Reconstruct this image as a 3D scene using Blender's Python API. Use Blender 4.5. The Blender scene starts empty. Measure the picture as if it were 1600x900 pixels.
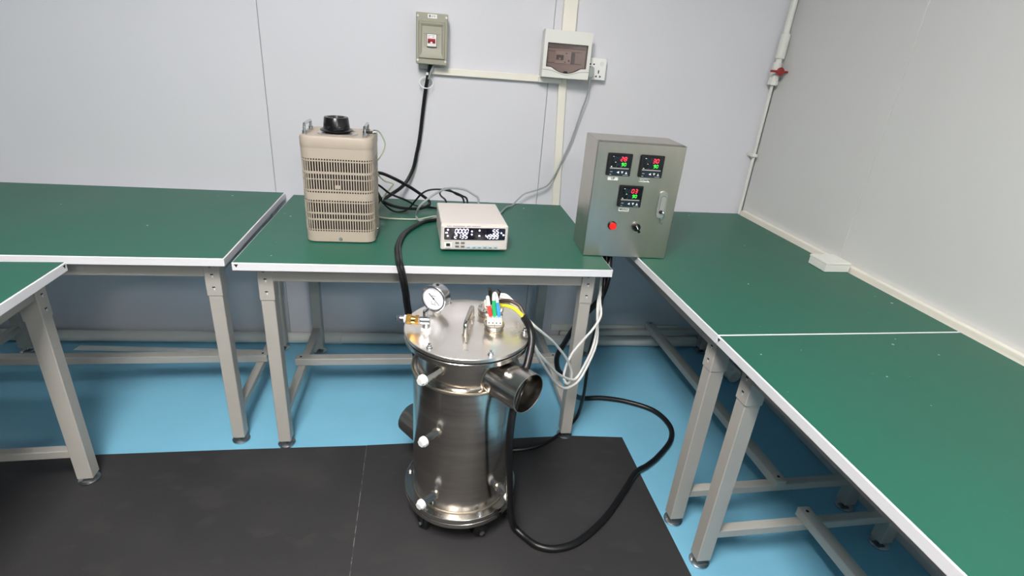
import bpy, bmesh, math, random
from mathutils import Vector, Matrix
random.seed(4)
D = bpy.data
SC = bpy.context.scene
COL = SC.collection
PI = math.pi

# ------------------------------------------------------------------ camera
cam = D.cameras.new('camera'); cam.sensor_width = 36.0; cam.lens = 18.7233
cam.clip_start = 0.02
cam_o = D.objects.new('camera', cam); COL.objects.link(cam_o)
CR = Vector((0.99041, -0.11447, 0.07734)); CU = Vector((-0.02342, 0.41263, 0.9106)); CF = Vector((0.13615, 0.90368, -0.40599))
cm = Matrix((CR, CU, -CF)).transposed().to_4x4(); cm.translation = Vector((0, 0, 1.395))
cam_o.matrix_world = cm
SC.camera = cam_o

# ------------------------------------------------------------------ world, exposure
wd = D.worlds.new('world'); SC.world = wd; wd.use_nodes = True
wd.node_tree.nodes['Background'].inputs[0].default_value = (0.8, 0.8, 0.8, 1)
wd.node_tree.nodes['Background'].inputs[1].default_value = 0.05
SC.view_settings.view_transform = 'Standard'; SC.view_settings.look = 'None'
SC.view_settings.gamma = 1.0; SC.view_settings.use_curve_mapping = False
SC.view_settings.exposure = 0.57
LAMP_STRENGTH = 38.0
CEIL = 2.75
LAMPS = [(-0.42, -0.08), (0.85, -2.4)]     # ceiling light panels; the rear one is added to brighten the steel reflections

# ------------------------------------------------------------------ materials
def lin(c): return tuple((v/255/12.92) if v/255 <= 0.04045 else ((v/255+0.055)/1.055)**2.4 for v in c)
def mat(name, rgb, rough=0.5, metal=0.0, var=0.0, vscale=6.0, bump=0.0, bscale=80.0, stretch=None, emit=0.0, spec=0.5, rvar=0.0, aniso=0.0, ecol=None):
    m = D.materials.new(name); m.use_nodes = True
    nt = m.node_tree; b = nt.nodes['Principled BSDF']
    c = (*lin(rgb), 1)
    b.inputs['Base Color'].default_value = c
    b.inputs['Roughness'].default_value = rough; b.inputs['Metallic'].default_value = metal
    b.inputs['Specular IOR Level'].default_value = spec
    if aniso: b.inputs['Anisotropic'].default_value = aniso
    if emit:
        b.inputs['Emission Color'].default_value = (*lin(ecol or rgb), 1); b.inputs['Emission Strength'].default_value = emit
    if var or bump or rvar:
        tc = nt.nodes.new('ShaderNodeTexCoord'); mp = nt.nodes.new('ShaderNodeMapping')
        nt.links.new(tc.outputs['Object'], mp.inputs[0])
        if stretch: mp.inputs['Scale'].default_value = stretch
    if var or rvar:
        n = nt.nodes.new('ShaderNodeTexNoise'); n.inputs['Scale'].default_value = vscale; n.inputs['Detail'].default_value = 6; n.inputs['Roughness'].default_value = 0.6
        nt.links.new(mp.outputs[0], n.inputs[0])
    if var:
        r = nt.nodes.new('ShaderNodeValToRGB'); r.color_ramp.elements[0].position = 0.3; r.color_ramp.elements[1].position = 0.7
        r.color_ramp.elements[0].color = (*[v*(1-var) for v in c[:3]], 1); r.color_ramp.elements[1].color = (*[min(1, v*(1+var)) for v in c[:3]], 1)
        nt.links.new(n.outputs[0], r.inputs[0]); nt.links.new(r.outputs[0], b.inputs['Base Color'])
    if rvar:
        r2 = nt.nodes.new('ShaderNodeMapRange'); r2.inputs[3].default_value = max(0, rough-rvar); r2.inputs[4].default_value = min(1, rough+rvar)
        nt.links.new(n.outputs[0], r2.inputs[0]); nt.links.new(r2.outputs[0], b.inputs['Roughness'])
    if bump:
        n2 = nt.nodes.new('ShaderNodeTexNoise'); n2.inputs['Scale'].default_value = bscale; n2.inputs['Detail'].default_value = 3
        nt.links.new(mp.outputs[0], n2.inputs[0])
        bp = nt.nodes.new('ShaderNodeBump'); bp.inputs['Strength'].default_value = bump; bp.inputs['Distance'].default_value = 0.002
        nt.links.new(n2.outputs[0], bp.inputs['Height']); nt.links.new(bp.outputs[0], b.inputs['Normal'])
    return m

def worn(name, rgb, speck, rough, thr, scale, var=0.06, vscale=3.0, bump=0.0, streak=None, spec=0.5):
    """a coloured sheet with scattered marks of a second colour"""
    m = mat(name, rgb, rough, var=var, vscale=vscale, bump=bump, bscale=300, rvar=0.08, spec=spec)
    nt = m.node_tree; b = nt.nodes['Principled BSDF']
    src = b.inputs['Base Color'].links[0].from_socket
    tc = next(n for n in nt.nodes if n.type == 'TEX_COORD')
    mp = nt.nodes.new('ShaderNodeMapping'); nt.links.new(tc.outputs['Object'], mp.inputs[0])
    if streak: mp.inputs['Scale'].default_value = streak
    n = nt.nodes.new('ShaderNodeTexNoise'); n.inputs['Scale'].default_value = scale; n.inputs['Detail'].default_value = 5
    nt.links.new(mp.outputs[0], n.inputs[0])
    r = nt.nodes.new('ShaderNodeValToRGB'); r.color_ramp.elements[0].position = thr; r.color_ramp.elements[1].position = min(1, thr+0.06)
    nt.links.new(n.outputs[0], r.inputs[0])
    mx = nt.nodes.new('ShaderNodeMix'); mx.data_type = 'RGBA'
    nt.links.new(r.outputs[0], mx.inputs[0]); nt.links.new(src, mx.inputs[6]); mx.inputs[7].default_value = (*lin(speck), 1)
    nt.links.new(mx.outputs[2], b.inputs['Base Color'])
    return m

def tinted_glass(name, rgb, keep):
    m = D.materials.new(name); m.use_nodes = True; nt = m.node_tree; nt.nodes.clear()
    o = nt.nodes.new('ShaderNodeOutputMaterial'); t = nt.nodes.new('ShaderNodeBsdfTransparent'); g = nt.nodes.new('ShaderNodeBsdfGlossy'); d = nt.nodes.new('ShaderNodeBsdfDiffuse')
    mx = nt.nodes.new('ShaderNodeMixShader'); mx2 = nt.nodes.new('ShaderNodeMixShader')
    t.inputs[0].default_value = (*lin(rgb), 1); d.inputs[0].default_value = (*lin(rgb), 1); g.inputs['Roughness'].default_value = 0.08
    mx.inputs[0].default_value = keep; nt.links.new(t.outputs[0], mx.inputs[1]); nt.links.new(d.outputs[0], mx.inputs[2])
    mx2.inputs[0].default_value = 0.06; nt.links.new(mx.outputs[0], mx2.inputs[1]); nt.links.new(g.outputs[0], mx2.inputs[2])
    nt.links.new(mx2.outputs[0], o.inputs[0]); return m

M = {}
M['wall'] = mat('painted_panel', (216, 216, 222), 0.42, var=0.012, vscale=1.5, bump=0.05, bscale=220)
M['wall_r'] = mat('painted_panel_grey', (212, 212, 211), 0.42, var=0.012, vscale=1.5, bump=0.08, bscale=220)
M['joint'] = mat('panel_joint', (150, 155, 160), 0.8)
M['ceil'] = mat('ceiling_white', (196, 196, 194), 0.8)
M['wall_o'] = mat('painted_wall_mid_grey', (150, 150, 148), 0.6)
M['floor'] = worn('blue_vinyl', (124, 187, 214), (80, 125, 150), 0.38, 0.74, 9.0, var=0.05, vscale=2.5, bump=0.05)
M['rubber'] = worn('black_rubber', (47, 46, 47), (52, 51, 51), 0.6, 0.56, 7.0, var=0.16, vscale=3.0, bump=0.3, streak=(1, 1.6, 1))
M['worn_edge'] = worn('chalky_rubber_edge', (62, 61, 61), (125, 122, 120), 0.7, 0.5, 30.0, var=0.2, vscale=12.0)
M['green'] = worn('green_rubber_sheet', (25, 94, 76), (18, 78, 63), 0.42, 0.66, 4.0, var=0.06, vscale=3.0, bump=0.05, streak=(0.6, 3.5, 1))
def specks(m, rgb, scale, thr):
    nt = m.node_tree; b = nt.nodes['Principled BSDF']; src = b.inputs['Base Color'].links[0].from_socket
    tc = next(n for n in nt.nodes if n.type == 'TEX_COORD')
    n = nt.nodes.new('ShaderNodeTexNoise'); n.inputs['Scale'].default_value = scale; n.inputs['Detail'].default_value = 0.5
    nt.links.new(tc.outputs['Object'], n.inputs[0])
    r = nt.nodes.new('ShaderNodeValToRGB'); r.color_ramp.elements[0].position = thr; r.color_ramp.elements[1].position = thr+0.02
    nt.links.new(n.outputs[0], r.inputs[0])
    mx = nt.nodes.new('ShaderNodeMix'); mx.data_type = 'RGBA'
    nt.links.new(r.outputs[0], mx.inputs[0]); nt.links.new(src, mx.inputs[6]); mx.inputs[7].default_value = (*lin(rgb), 1)
    nt.links.new(mx.outputs[2], b.inputs['Base Color'])
specks(M['green'], (190, 205, 200), 55.0, 0.815)
M['edge'] = mat('white_edge_band', (226, 226, 230), 0.4)
M['frame'] = mat('beige_grey_paint', (176, 173, 166), 0.45, var=0.02, vscale=20, bump=0.03)
M['dark'] = mat('dark_hole', (14, 14, 15), 0.8)
M['chrome'] = mat('bright_zinc', (205, 207, 210), 0.22, 1.0)
M['pvc'] = mat('white_pvc', (226, 226, 220), 0.35, var=0.02, vscale=10)
M['ivory'] = mat('ivory_trunking', (236, 232, 220), 0.4)
M['steel'] = mat('brushed_steel', (206, 200, 193), 0.19, 1.0, var=0.14, vscale=3.0, bump=0.05, bscale=60, stretch=(1, 1, 12), rvar=0.09)
M['steel_lid'] = mat('brushed_steel_lid', (246, 240, 233), 0.28, 1.0, var=0.08, vscale=5.0, rvar=0.06)
M['steel_cab'] = mat('satin_steel_sheet', (198, 190, 179), 0.32, 1.0, var=0.07, vscale=4.0, rvar=0.04, stretch=(3, 1, 1))
M['weld'] = mat('weld_bead', (196, 184, 166), 0.3, 1.0, bump=0.5, bscale=160)
M['gasket'] = mat('black_gasket', (12, 12, 13), 0.6)
M['brass'] = mat('brass', (206, 160, 84), 0.22, 1.0)
M['white'] = mat('white_plastic', (238, 238, 236), 0.35)
M['offwhite'] = mat('off_white_plastic', (228, 228, 222), 0.4)
M['black'] = mat('black_plastic', (22, 22, 24), 0.35)
M['knob'] = mat('black_bakelite', (18, 18, 20), 0.25)
M['cable'] = mat('black_cable_sheath', (16, 16, 18), 0.38)
M['cable_w'] = mat('white_cable_sheath', (232, 232, 228), 0.4)
M['cable_g'] = mat('grey_cable_sheath', (150, 156, 158), 0.45)
M['cable_gy'] = mat('pale_green_wire', (186, 196, 170), 0.45)
M['beige'] = mat('beige_enamel', (178, 166, 151), 0.42, var=0.015, vscale=12)
M['beige_in'] = mat('dark_interior', (26, 22, 18), 0.8)
M['dial'] = mat('silver_dial', (196, 192, 186), 0.3, 0.6)
M['meter'] = mat('warm_white_enamel', (216, 208, 203), 0.42)
M['screen'] = mat('smoked_window', (18, 16, 30), 0.12)
M['screen_b'] = mat('black_window', (14, 17, 22), 0.12)
M['glow_w'] = mat('lit_digit_white', (240, 236, 255), 0.4, emit=1.6, ecol=(228, 220, 255))
M['glow_r'] = mat('lit_digit_red', (255, 60, 80), 0.4, emit=1.3, ecol=(255, 40, 66))
M['glow_g'] = mat('lit_digit_green', (80, 255, 90), 0.4, emit=1.0, ecol=(60, 235, 70))
M['glow_off'] = mat('unlit_digit', (30, 42, 56), 0.3)
M['key_g'] = mat('grey_key', (130, 130, 132), 0.5)
M['key_b'] = mat('pale_blue_key', (172, 196, 208), 0.5)
M['ink'] = mat('black_ink', (24, 24, 26), 0.6)
M['grey_ink'] = mat('grey_print', (120, 118, 114), 0.6)
M['label'] = mat('pale_label', (222, 226, 220), 0.5)
M['red'] = mat('red_lens', (225, 30, 24), 0.25, emit=0.35, ecol=(255, 30, 20))
M['red_p'] = mat('red_plastic', (176, 36, 48), 0.4)
M['valve_red'] = mat('dark_red_plastic', (150, 44, 44), 0.4)
M['box_grey'] = mat('grey_green_moulding', (160, 158, 142), 0.45)
M['box_base'] = mat('light_grey_moulding', (176, 178, 172), 0.5)
M['zinc_g'] = mat('grey_cast', (176, 180, 178), 0.35, 0.6)
M['tint'] = tinted_glass('smoked_brown_pane', (228, 217, 214), 0.07)
M['breaker'] = mat('breaker_body', (205, 200, 195), 0.5)
M['wire_r'] = mat('red_wire', (226, 62, 56), 0.4)
M['wire_g'] = mat('green_wire', (40, 172, 100), 0.4)
M['wire_b'] = mat('blue_wire', (60, 150, 226), 0.4)
M['wire_y'] = mat('yellow_green_wire', (226, 222, 60), 0.4)
M['wire_br'] = mat('brown_wire', (70, 52, 46), 0.45)
M['ceramic'] = mat('white_ceramic', (238, 232, 222), 0.35)
M['dialface'] = mat('gauge_face', (226, 230, 236), 0.25)
M['grey_plug'] = mat('grey_plug', (160, 164, 164), 0.45)
M['lamp'] = mat('lit_diffuser', (255, 255, 255), 0.5, emit=LAMP_STRENGTH, ecol=(255, 250, 246))
M['alu'] = mat('white_frame', (225, 225, 225), 0.4)

# ------------------------------------------------------------------ mesh builder
class MB:
    def __init__(s): s.v = []; s.f = []; s.m = []; s.mats = []; s.X = Matrix.Identity(4)
    def mi(s, k):
        k = M[k] if isinstance(k, str) else k
        if k not in s.mats: s.mats.append(k)
        return s.mats.index(k)
    def raw(s, vs, fs, k, X=None):
        n = len(s.v); X = s.X @ X if X is not None else s.X
        s.v += [tuple(X @ Vector(p)) for p in vs]; i = s.mi(k)
        for f in fs: s.f.append(tuple(a+n for a in f)); s.m.append(i)
        return s
    def box(s, lo, hi, k, b=0.0, X=None):
        c = [(lo[i]+hi[i])/2 for i in range(3)]; h = [abs(hi[i]-lo[i])/2 for i in range(3)]
        b = min(b, min(h)*0.9)
        if b <= 0:
            vs = [(c[0]+sx*h[0], c[1]+sy*h[1], c[2]+sz*h[2]) for sx in (-1, 1) for sy in (-1, 1) for sz in (-1, 1)]
            fs = [(0, 1, 3, 2), (4, 6, 7, 5), (0, 4, 5, 1), (2, 3, 7, 6), (0, 2, 6, 4), (1, 5, 7, 3)]
            return s.raw(vs, fs, k, X)
        vs = []; idx = {}
        for sx in (-1, 1):
            for sy in (-1, 1):
                for sz in (-1, 1):
                    sg = (sx, sy, sz)
                    for a in range(3):
                        idx[(sg, a)] = len(vs)
                        vs.append(tuple(c[i]+sg[i]*(h[i]-(0 if i == a else b)) for i in range(3)))
        fs = []
        for a in range(3):
            u, w = [i for i in range(3) if i != a]
            for sa in (-1, 1):
                q = []
                for su, sw in ((-1, -1), (1, -1), (1, 1), (-1, 1)):
                    sg = [0, 0, 0]; sg[a] = sa; sg[u] = su; sg[w] = sw; q.append(idx[(tuple(sg), a)])
                fs.append(tuple(q))
        for a in range(3):          # edges along axis a
            u, w = [i for i in range(3) if i != a]
            for su in (-1, 1):
                for sw in (-1, 1):
                    g0 = [0, 0, 0]; g0[a] = -1; g0[u] = su; g0[w] = sw; g1 = list(g0); g1[a] = 1
                    g0 = tuple(g0); g1 = tuple(g1)
                    fs.append((idx[(g0, u)], idx[(g1, u)], idx[(g1, w)], idx[(g0, w)]))
        for sx in (-1, 1):
            for sy in (-1, 1):
                for sz in (-1, 1): fs.append(tuple(idx[((sx, sy, sz), a)] for a in range(3)))
        return s.raw(vs, fs, k, X)
    def lathe(s, prof, k, n=32, X=None, closed=False, ph=0.0):
        """profile of (r, z); open ends are capped unless the profile is closed"""
        vs = []; fs = []
        for r, z in prof:
            for i in range(n):
                a = ph+2*PI*i/n; vs.append((r*math.cos(a), r*math.sin(a), z))
        m = len(prof)
        for j in range(m if closed else m-1):
            for i in range(n):
                j2 = (j+1) % m; fs.append((j*n+i, j*n+(i+1) % n, j2*n+(i+1) % n, j2*n+i))
        if not closed:
            fs.append(tuple(range(n))); fs.append(tuple(range((m-1)*n, m*n)))
        return s.raw(vs, fs, k, X)
    def cyl(s, p0, p1, r, k, n=20, r1=None, b=0.0, ph=0.0):
        p0 = Vector(p0); p1 = Vector(p1); d = p1-p0; L = d.length
        X = Matrix.Translation(p0) @ d.to_track_quat('Z', 'Y').to_matrix().to_4x4()
        r1 = r if r1 is None else r1
        pr = [(r, 0), (r1, L)] if not b else [(r-b, 0), (r, b), (r1, L-b), (r1-b, L)]
        return s.lathe(pr, k, n, X, ph=ph)
    def tube(s, pts, r, k, n=8, sub=6, smooth=True, cap=True):
        P = spline(pts, sub) if smooth else [Vector(p) for p in pts]
        vs = []; fs = []
        t0 = (P[1]-P[0]).normalized(); up = Vector((0, 0, 1)) if abs(t0.z) < 0.9 else Vector((1, 0, 0))
        nx = t0.cross(up).normalized()
        for i, p in enumerate(P):
            t = (P[min(i+1, len(P)-1)]-P[max(i-1, 0)])
            t = t.normalized() if t.length > 1e-9 else t0
            nx = (nx-t*nx.dot(t)); nx = nx.normalized() if nx.length > 1e-6 else t.orthogonal().normalized()
            ny = t.cross(nx)
            for j in range(n):
                a = 2*PI*j/n; vs.append(tuple(p+(nx*math.cos(a)+ny*math.sin(a))*r))
        for i in range(len(P)-1):
            for j in range(n): fs.append((i*n+j, i*n+(j+1) % n, (i+1)*n+(j+1) % n, (i+1)*n+j))
        if cap: fs.append(tuple(range(n))); fs.append(tuple(range((len(P)-1)*n, len(P)*n)))
        return s.raw(vs, fs, k)
    def prism(s, out, y0, y1, k, X=None):
        """outline in x,z extruded along y"""
        n = len(out); vs = [(x, y0, z) for x, z in out]+[(x, y1, z) for x, z in out]
        fs = [tuple(range(n)), tuple(range(n, 2*n))]+[(i, (i+1) % n, n+(i+1) % n, n+i) for i in range(n)]
        return s.raw(vs, fs, k, X)
    def build(s, name, parent=None, loc=(0, 0, 0), rot=0.0, sharp=32, smooth=True):
        me = D.meshes.new(name); me.from_pydata(s.v, [], s.f)
        for m_ in s.mats: me.materials.append(m_)
        me.polygons.foreach_set('material_index', s.m)
        bm = bmesh.new(); bm.from_mesh(me); bmesh.ops.recalc_face_normals(bm, faces=bm.faces[:]); bm.to_mesh(me); bm.free()
        if smooth:
            me.polygons.foreach_set('use_smooth', [True]*len(me.polygons)); me.set_sharp_from_angle(angle=math.radians(sharp))
        o = D.objects.new(name, me); COL.objects.link(o)
        o.location = loc; o.rotation_euler = (0, 0, rot)
        if parent is not None: o.parent = parent
        return o

def spline(pts, sub):
    P = [Vector(p) for p in pts]
    if len(P) < 3: return P
    out = []
    for i in range(len(P)-1):
        a, b, c, d = P[max(i-1, 0)], P[i], P[i+1], P[min(i+2, len(P)-1)]
        for k in range(sub):
            t = k/sub
            out.append(0.5*((2*b)+(c-a)*t+(2*a-5*b+4*c-d)*t*t+(3*b-a-3*c+d)*t**3))
    out.append(P[-1]); return out
def roundrect(w, h, r, n=5, cx=0, cz=0):
    o = []
    for sx, sz, a0 in ((1, 1, 0), (-1, 1, 90), (-1, -1, 180), (1, -1, 270)):
        for i in range(n+1):
            a = math.radians(a0+90*i/n); o.append((cx+sx*(w/2-r)+r*math.cos(a), cz+sz*(h/2-r)+r*math.sin(a)))
    return o
def tag(o, label=None, cat=None, group=None, kind=None):
    if label: o['label'] = label
    if cat: o['category'] = cat
    if group: o['group'] = group
    if kind: o['kind'] = kind
    return o
def thing(name, label, cat, loc=(0, 0, 0), rot=0.0, group=None):
    o = D.objects.new(name, None); COL.objects.link(o); o.empty_display_size = 0.05
    o.location = loc; o.rotation_euler = (0, 0, rot); return tag(o, label, cat, group)
def text(body, size, name, mk, parent, loc, bold=0.0, rx=PI/2):
    """flat lettering standing on a vertical face that looks to -y"""
    cu = D.curves.new(name, 'FONT'); cu.body = body; cu.size = size; cu.align_x = 'CENTER'; cu.align_y = 'CENTER'; cu.extrude = 0.0002; cu.offset = bold; cu.resolution_u = 3
    t = D.objects.new(name, cu); COL.objects.link(t); bpy.context.view_layer.update()
    me = D.meshes.new_from_object(t.evaluated_get(bpy.context.evaluated_depsgraph_get()))
    D.objects.remove(t); D.curves.remove(cu); me.materials.clear(); me.materials.append(M[mk]); me.name = name
    o = D.objects.new(name, me); COL.objects.link(o); o.location = loc; o.rotation_euler = (rx, 0, 0)
    if parent is not None: o.parent = parent
    return o
SEG = {'0': 'abcdef', '1': 'bc', '2': 'abged', '3': 'abgcd', '4': 'fgbc', '5': 'afgcd', '6': 'afgcde', '7': 'abc', '8': 'abcdefg', '9': 'abcdfg'}
def seg7(mb, s_, x, z, w, h, pitch, t, y, k, slant=0.12, th=0.0006):
    """seven segment digits on a face that looks to -y; x,z = lower left of the first"""
    for i, ch in enumerate(s_):
        if ch == ' ': continue
        S = {'a': ((0, 1), (1, 1)), 'g': ((0, .5), (1, .5)), 'd': ((0, 0), (1, 0)), 'f': ((0, .5), (0, 1)), 'b': ((1, .5), (1, 1)), 'e': ((0, 0), (0, .5)), 'c': ((1, 0), (1, .5))}
        for c in SEG[ch]:
            (x0, z0), (x1, z1) = S[c]
            p = Vector((x0*w, z0*h)); q_ = Vector((x1*w, z1*h)); d = (q_-p).normalized(); n = Vector((-d.y, d.x))*t/2
            p = p+d*t*0.25; q_ = q_-d*t*0.25
            o = [p, p+d*t/2+n, q_-d*t/2+n, q_, q_-d*t/2-n, p+d*t/2-n]
            mb.prism([(x+i*pitch+v.x+slant*v.y, z+v.y) for v in o], y-th, y, k)

# ------------------------------------------------------------------ the room
YW = 2.42
RW = lambda y: 1.5237-(y-1.5)*0.04422           # inner face of the right wall
RA = 0.0442
b = MB(); b.box((-4.6, -4.6, -0.05), (2.1, 2.6, 0), 'floor'); tag(b.build('floor'), kind='structure')
b = MB(); b.box((-4.6, -4.6, CEIL), (2.1, 2.6, CEIL+0.05), 'ceil'); tag(b.build('ceiling'), kind='structure')
b = MB(); b.box((-4.6, YW+0.006, 0), (1.6, YW+0.05, CEIL), 'joint'); wb = tag(b.build('wall_back'), kind='structure')
seams = [-4.5, -3.022, -1.872, -0.722, 0.446, RW(YW)]
for i in range(5):
    b = MB(); b.box((seams[i]+0.0012, YW, 0), (seams[i+1]-0.0012, YW+0.006, CEIL), 'wall', 0.001); b.build('panel', wb)
b = MB(); b.box((0.006, -5.9, 0), (0.05, 0.97, CEIL), 'joint'); wr = tag(b.build('wall_right', None, (RW(1.5), 1.5, 0), RA), kind='structure')
ys = [-5.9, -4.36, -3.21, -2.06, -0.91, 0.241, 0.92]
for i in range(6):
    b = MB(); b.box((0, ys[i]+0.0006, 0), (0.006, ys[i+1]-0.0006, CEIL), 'wall_r', 0.001); b.build('panel', wr)
b = MB(); b.box((-4.55, -4.45, 0), (-4.5, 2.42, CEIL), 'wall_o'); tag(b.build('wall_left'), kind='structure')
b = MB(); b.box((-4.55, -4.5, 0), (2.0, -4.45, CEIL), 'wall_o'); tag(b.build('wall_front'), kind='structure')

for i, (x, y) in enumerate(LAMPS):
    w = 0.3; l = (0.6, 0.35)[i]
    t = thing('ceiling_light', 'white ceiling light panel overhead, ' + ('above the rubber mat', 'added out of sight behind the camera')[i], 'light', (x, y, CEIL), 0, 'ceiling light panels')
    b = MB()
    for lo, hi in (((-w-.02, -l-.02, -.02), (w+.02, -l, 0)), ((-w-.02, l, -.02), (w+.02, l+.02, 0)), ((-w-.02, -l, -.02), (-w, l, 0)), ((w, -l, -.02), (w+.02, l, 0))): b.box(lo, hi, 'alu')
    b.build('frame', t)
    b = MB(); b.box((-w, -l, -.012), (w, l, -.004), 'lamp'); b.build('diffuser', t)

# right wall: thin cable duct at table height, grey-white
b = MB(); b.box((-0.0222, -2.3, 0.725), (-0.0002, 0.895, 0.767), 'ivory', 0.002); b.box((-0.0235, -2.3, 0.757), (-0.0222, 0.895, 0.767), 'ivory')
tag(b.build('cable_duct', None, (RW(1.5), 1.5, 0), RA), 'thin white cable duct along the right wall at table height', 'duct')

# ------------------------------------------------------------------ work tables
def table(label, ox, oy, rot, insl=0.05, insr=0.05, depth=0.8, fy=0.047, by=0.05, group=None, mark=None, zl=0.0):
    L = 1.2; H = 0.75
    t = thing('work_table', label, 'table', (ox, oy, 0), rot)
    b = MB(); b.box((0, 0, H-0.027), (L, depth, H-0.0012), 'edge', 0.0015); top = b.build('tabletop', t)
    b = MB(); b.box((0.0035, 0.0035, H-0.0012), (L-0.0035, depth-0.0035, H), 'green'); b.build('green_mat', top)
    if mark:
        b = MB(); x = mark; b.prism([(x-0.006, H-0.006), (x+0.006, H-0.006), (x, H-0.016)], -0.0006, 0.0002, 'ink'); b.build('corner_mark', top)
    lw = 0.042; ld = 0.046
    for lx in (insl, L-insr-lw):
        for ly, sgn in ((fy, -1), (depth-by-ld, 1)):
            b = MB(); b.box((lx, ly, 0.027), (lx+lw, ly+ld, H-0.027), 'frame', 0.002); leg = b.build('leg', t)
            b = MB(); p = 0.0022
            b.box((lx-p, ly-p, 0.602), (lx+lw+p, ly+ld+p, H-0.0275), 'frame', 0.0015)
            yf = ly-p if sgn < 0 else ly+ld+p
            for z in (0.632, 0.676):
                b.box((lx+lw/2-0.0045, yf-0.0006, z-0.001), (lx+lw/2+0.0045, yf+0.0006, z+0.003), 'dark')
                b.box((lx+lw/2-0.0005, yf-0.0006, z-0.009), (lx+lw/2+0.0035, yf+0.0006, z-0.001), 'edge')
            b.cyl((lx+lw/2-0.003, yf+sgn*0.0015, 0.703), (lx+lw/2-0.003, yf-sgn*0.001, 0.703), 0.0042, 'key_g', 10)
            b.build('bracket', leg)
            b = MB(); cx, cy = lx+lw/2, ly+ld/2; z0 = zl
            b.lathe([(0.027, z0), (0.0305, z0+0.003), (0.0305, z0+0.007), (0.024, z0+0.011), (0.008, z0+0.013)], 'chrome', 24, Matrix.Translation((cx, cy, 0)))
            b.cyl((cx, cy, z0+0.011), (cx, cy, 0.0285), 0.006, 'chrome', 10)
            b.build('levelling_foot', leg)
    z0, z1 = 0.667, H-0.0275
    for lo, hi in (((insl+lw, fy+0.004, z0), (L-insr-lw, fy+0.030, z1)), ((insl+lw, depth-by-0.030, z0), (L-insr-lw, depth-by-0.004, z1)),
                   ((insl+0.004, fy+ld, z0), (insl+0.030, depth-by-ld, z1)), ((L-insr-0.030, fy+ld, z0), (L-insr-0.004, depth-by-ld, z1))):
        b = MB(); b.box(lo, hi, 'frame', 0.0015); b.build('apron', t)
    for lx in (insl+0.004, L-insr-lw+0.004):
        b = MB(); b.box((lx, fy+ld, 0.112), (lx+0.030, depth-by-ld, 0.140), 'frame', 0.002); b.build('side_rail', t)
    b = MB(); x0, x1 = insl-0.006, L-insr+0.006; yc = 0.403; b.box((x0, yc-0.02, 0.140), (x1, yc+0.02, 0.171), 'frame', 0.002)
    for x in (x0+0.02, x1-0.02): b.cyl((x, yc, 0.1711), (x, yc, 0.1716), 0.005, 'dark', 10)
    b.build('long_rail', t)
    return t
def rotp(o, a, x, y): return (o[0]+math.cos(a)*x-math.sin(a)*y, o[1]+math.sin(a)*x+math.cos(a)*y)
A2 = 0.0235
table('green-topped workbench in the middle of the back wall carrying the beige transformer', -0.6203, 1.5744, A2, 0.056, 0.044, mark=0.013)
AL = 0.0353; o = rotp((-0.6512, 1.6041), AL, -1.2, 0)
table('long green-topped workbench at upper left along the back wall, empty top', o[0], o[1], AL, 0.04, 0.038)
D0 = (-1.0522, 1.5449); AD = PI/2+0.0643; o = rotp(D0, AD, -1.2, 0)
table('green-topped workbench cut off by the left edge, its corner in front of another bench', o[0], o[1], AD, 0.04, 0.04, fy=0.048, mark=1.188, zl=0.006)
C0 = (0.7361, 1.1626); AR = -PI/2+0.0481; o = rotp(C0, AR, -1.2, 0)
table('green-topped workbench in the far right corner under the steel cabinet', o[0], o[1], AR, 0.045, 0.047, depth=0.772, fy=0.040, by=0.028)
o = rotp(C0, AR, 0.0015, 0)
table('nearest right-hand green-topped workbench, cut off by the lower right of the picture', o[0], o[1], AR, 0.07, 0.05, depth=0.772, fy=0.052, by=0.028, mark=0.008)

# ------------------------------------------------------------------ floor mats
def floor_mat(poly, label, loc):
    b = MB(); n = len(poly); vs = [(x-loc[0], y-loc[1], 0.0002) for x, y in poly]+[(x-loc[0], y-loc[1], 0.006) for x, y in poly]
    b.raw(vs, [tuple(range(n)), tuple(range(n, 2*n))]+[(i, (i+1) % n, n+(i+1) % n, n+i) for i in range(n)], 'rubber')
    tag(b.build('rubber_mat', None, (loc[0], loc[1], 0), 0), label, 'mat', 'black rubber floor mats')
floor_mat([(-3.0, 1.50), (-1.443, 1.571), (-1.149, 1.598), (-0.7, 1.612), (-0.2538, 1.622), (-0.2298, 1.082), (-0.0813, -2.2), (-3.0, -2.2)], 'black rubber floor mat at lower left, left of the joint line', (-1.2, 1.0))
b = MB(); b.raw([(-0.2546+1.2, 1.6205-1.0, 0.0061), (-0.2535+1.2, 1.6205-1.0, 0.0061), (-0.2296+1.2, 1.082-1.0, 0.0061), (-0.1936+1.2, 0.25-1.0, 0.0061), (-0.1962+1.2, 0.25-1.0, 0.0061), (-0.2322+1.2, 1.082-1.0, 0.0061)], [(0, 1, 2, 5), (5, 2, 3, 4)], 'worn_edge'); b.build('worn_edge', bpy.data.objects['rubber_mat'])
floor_mat([(-0.2530, 1.623), (0.1, 1.640), (0.534, 1.660), (0.748, 1.646), (0.757, 1.35), (0.769, 1.026), (0.87, -2.2), (-0.0805, -2.2), (-0.229, 1.082)], 'black rubber floor mat under the steel vessel, right of the joint line', (0.3, 1.0))

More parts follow.
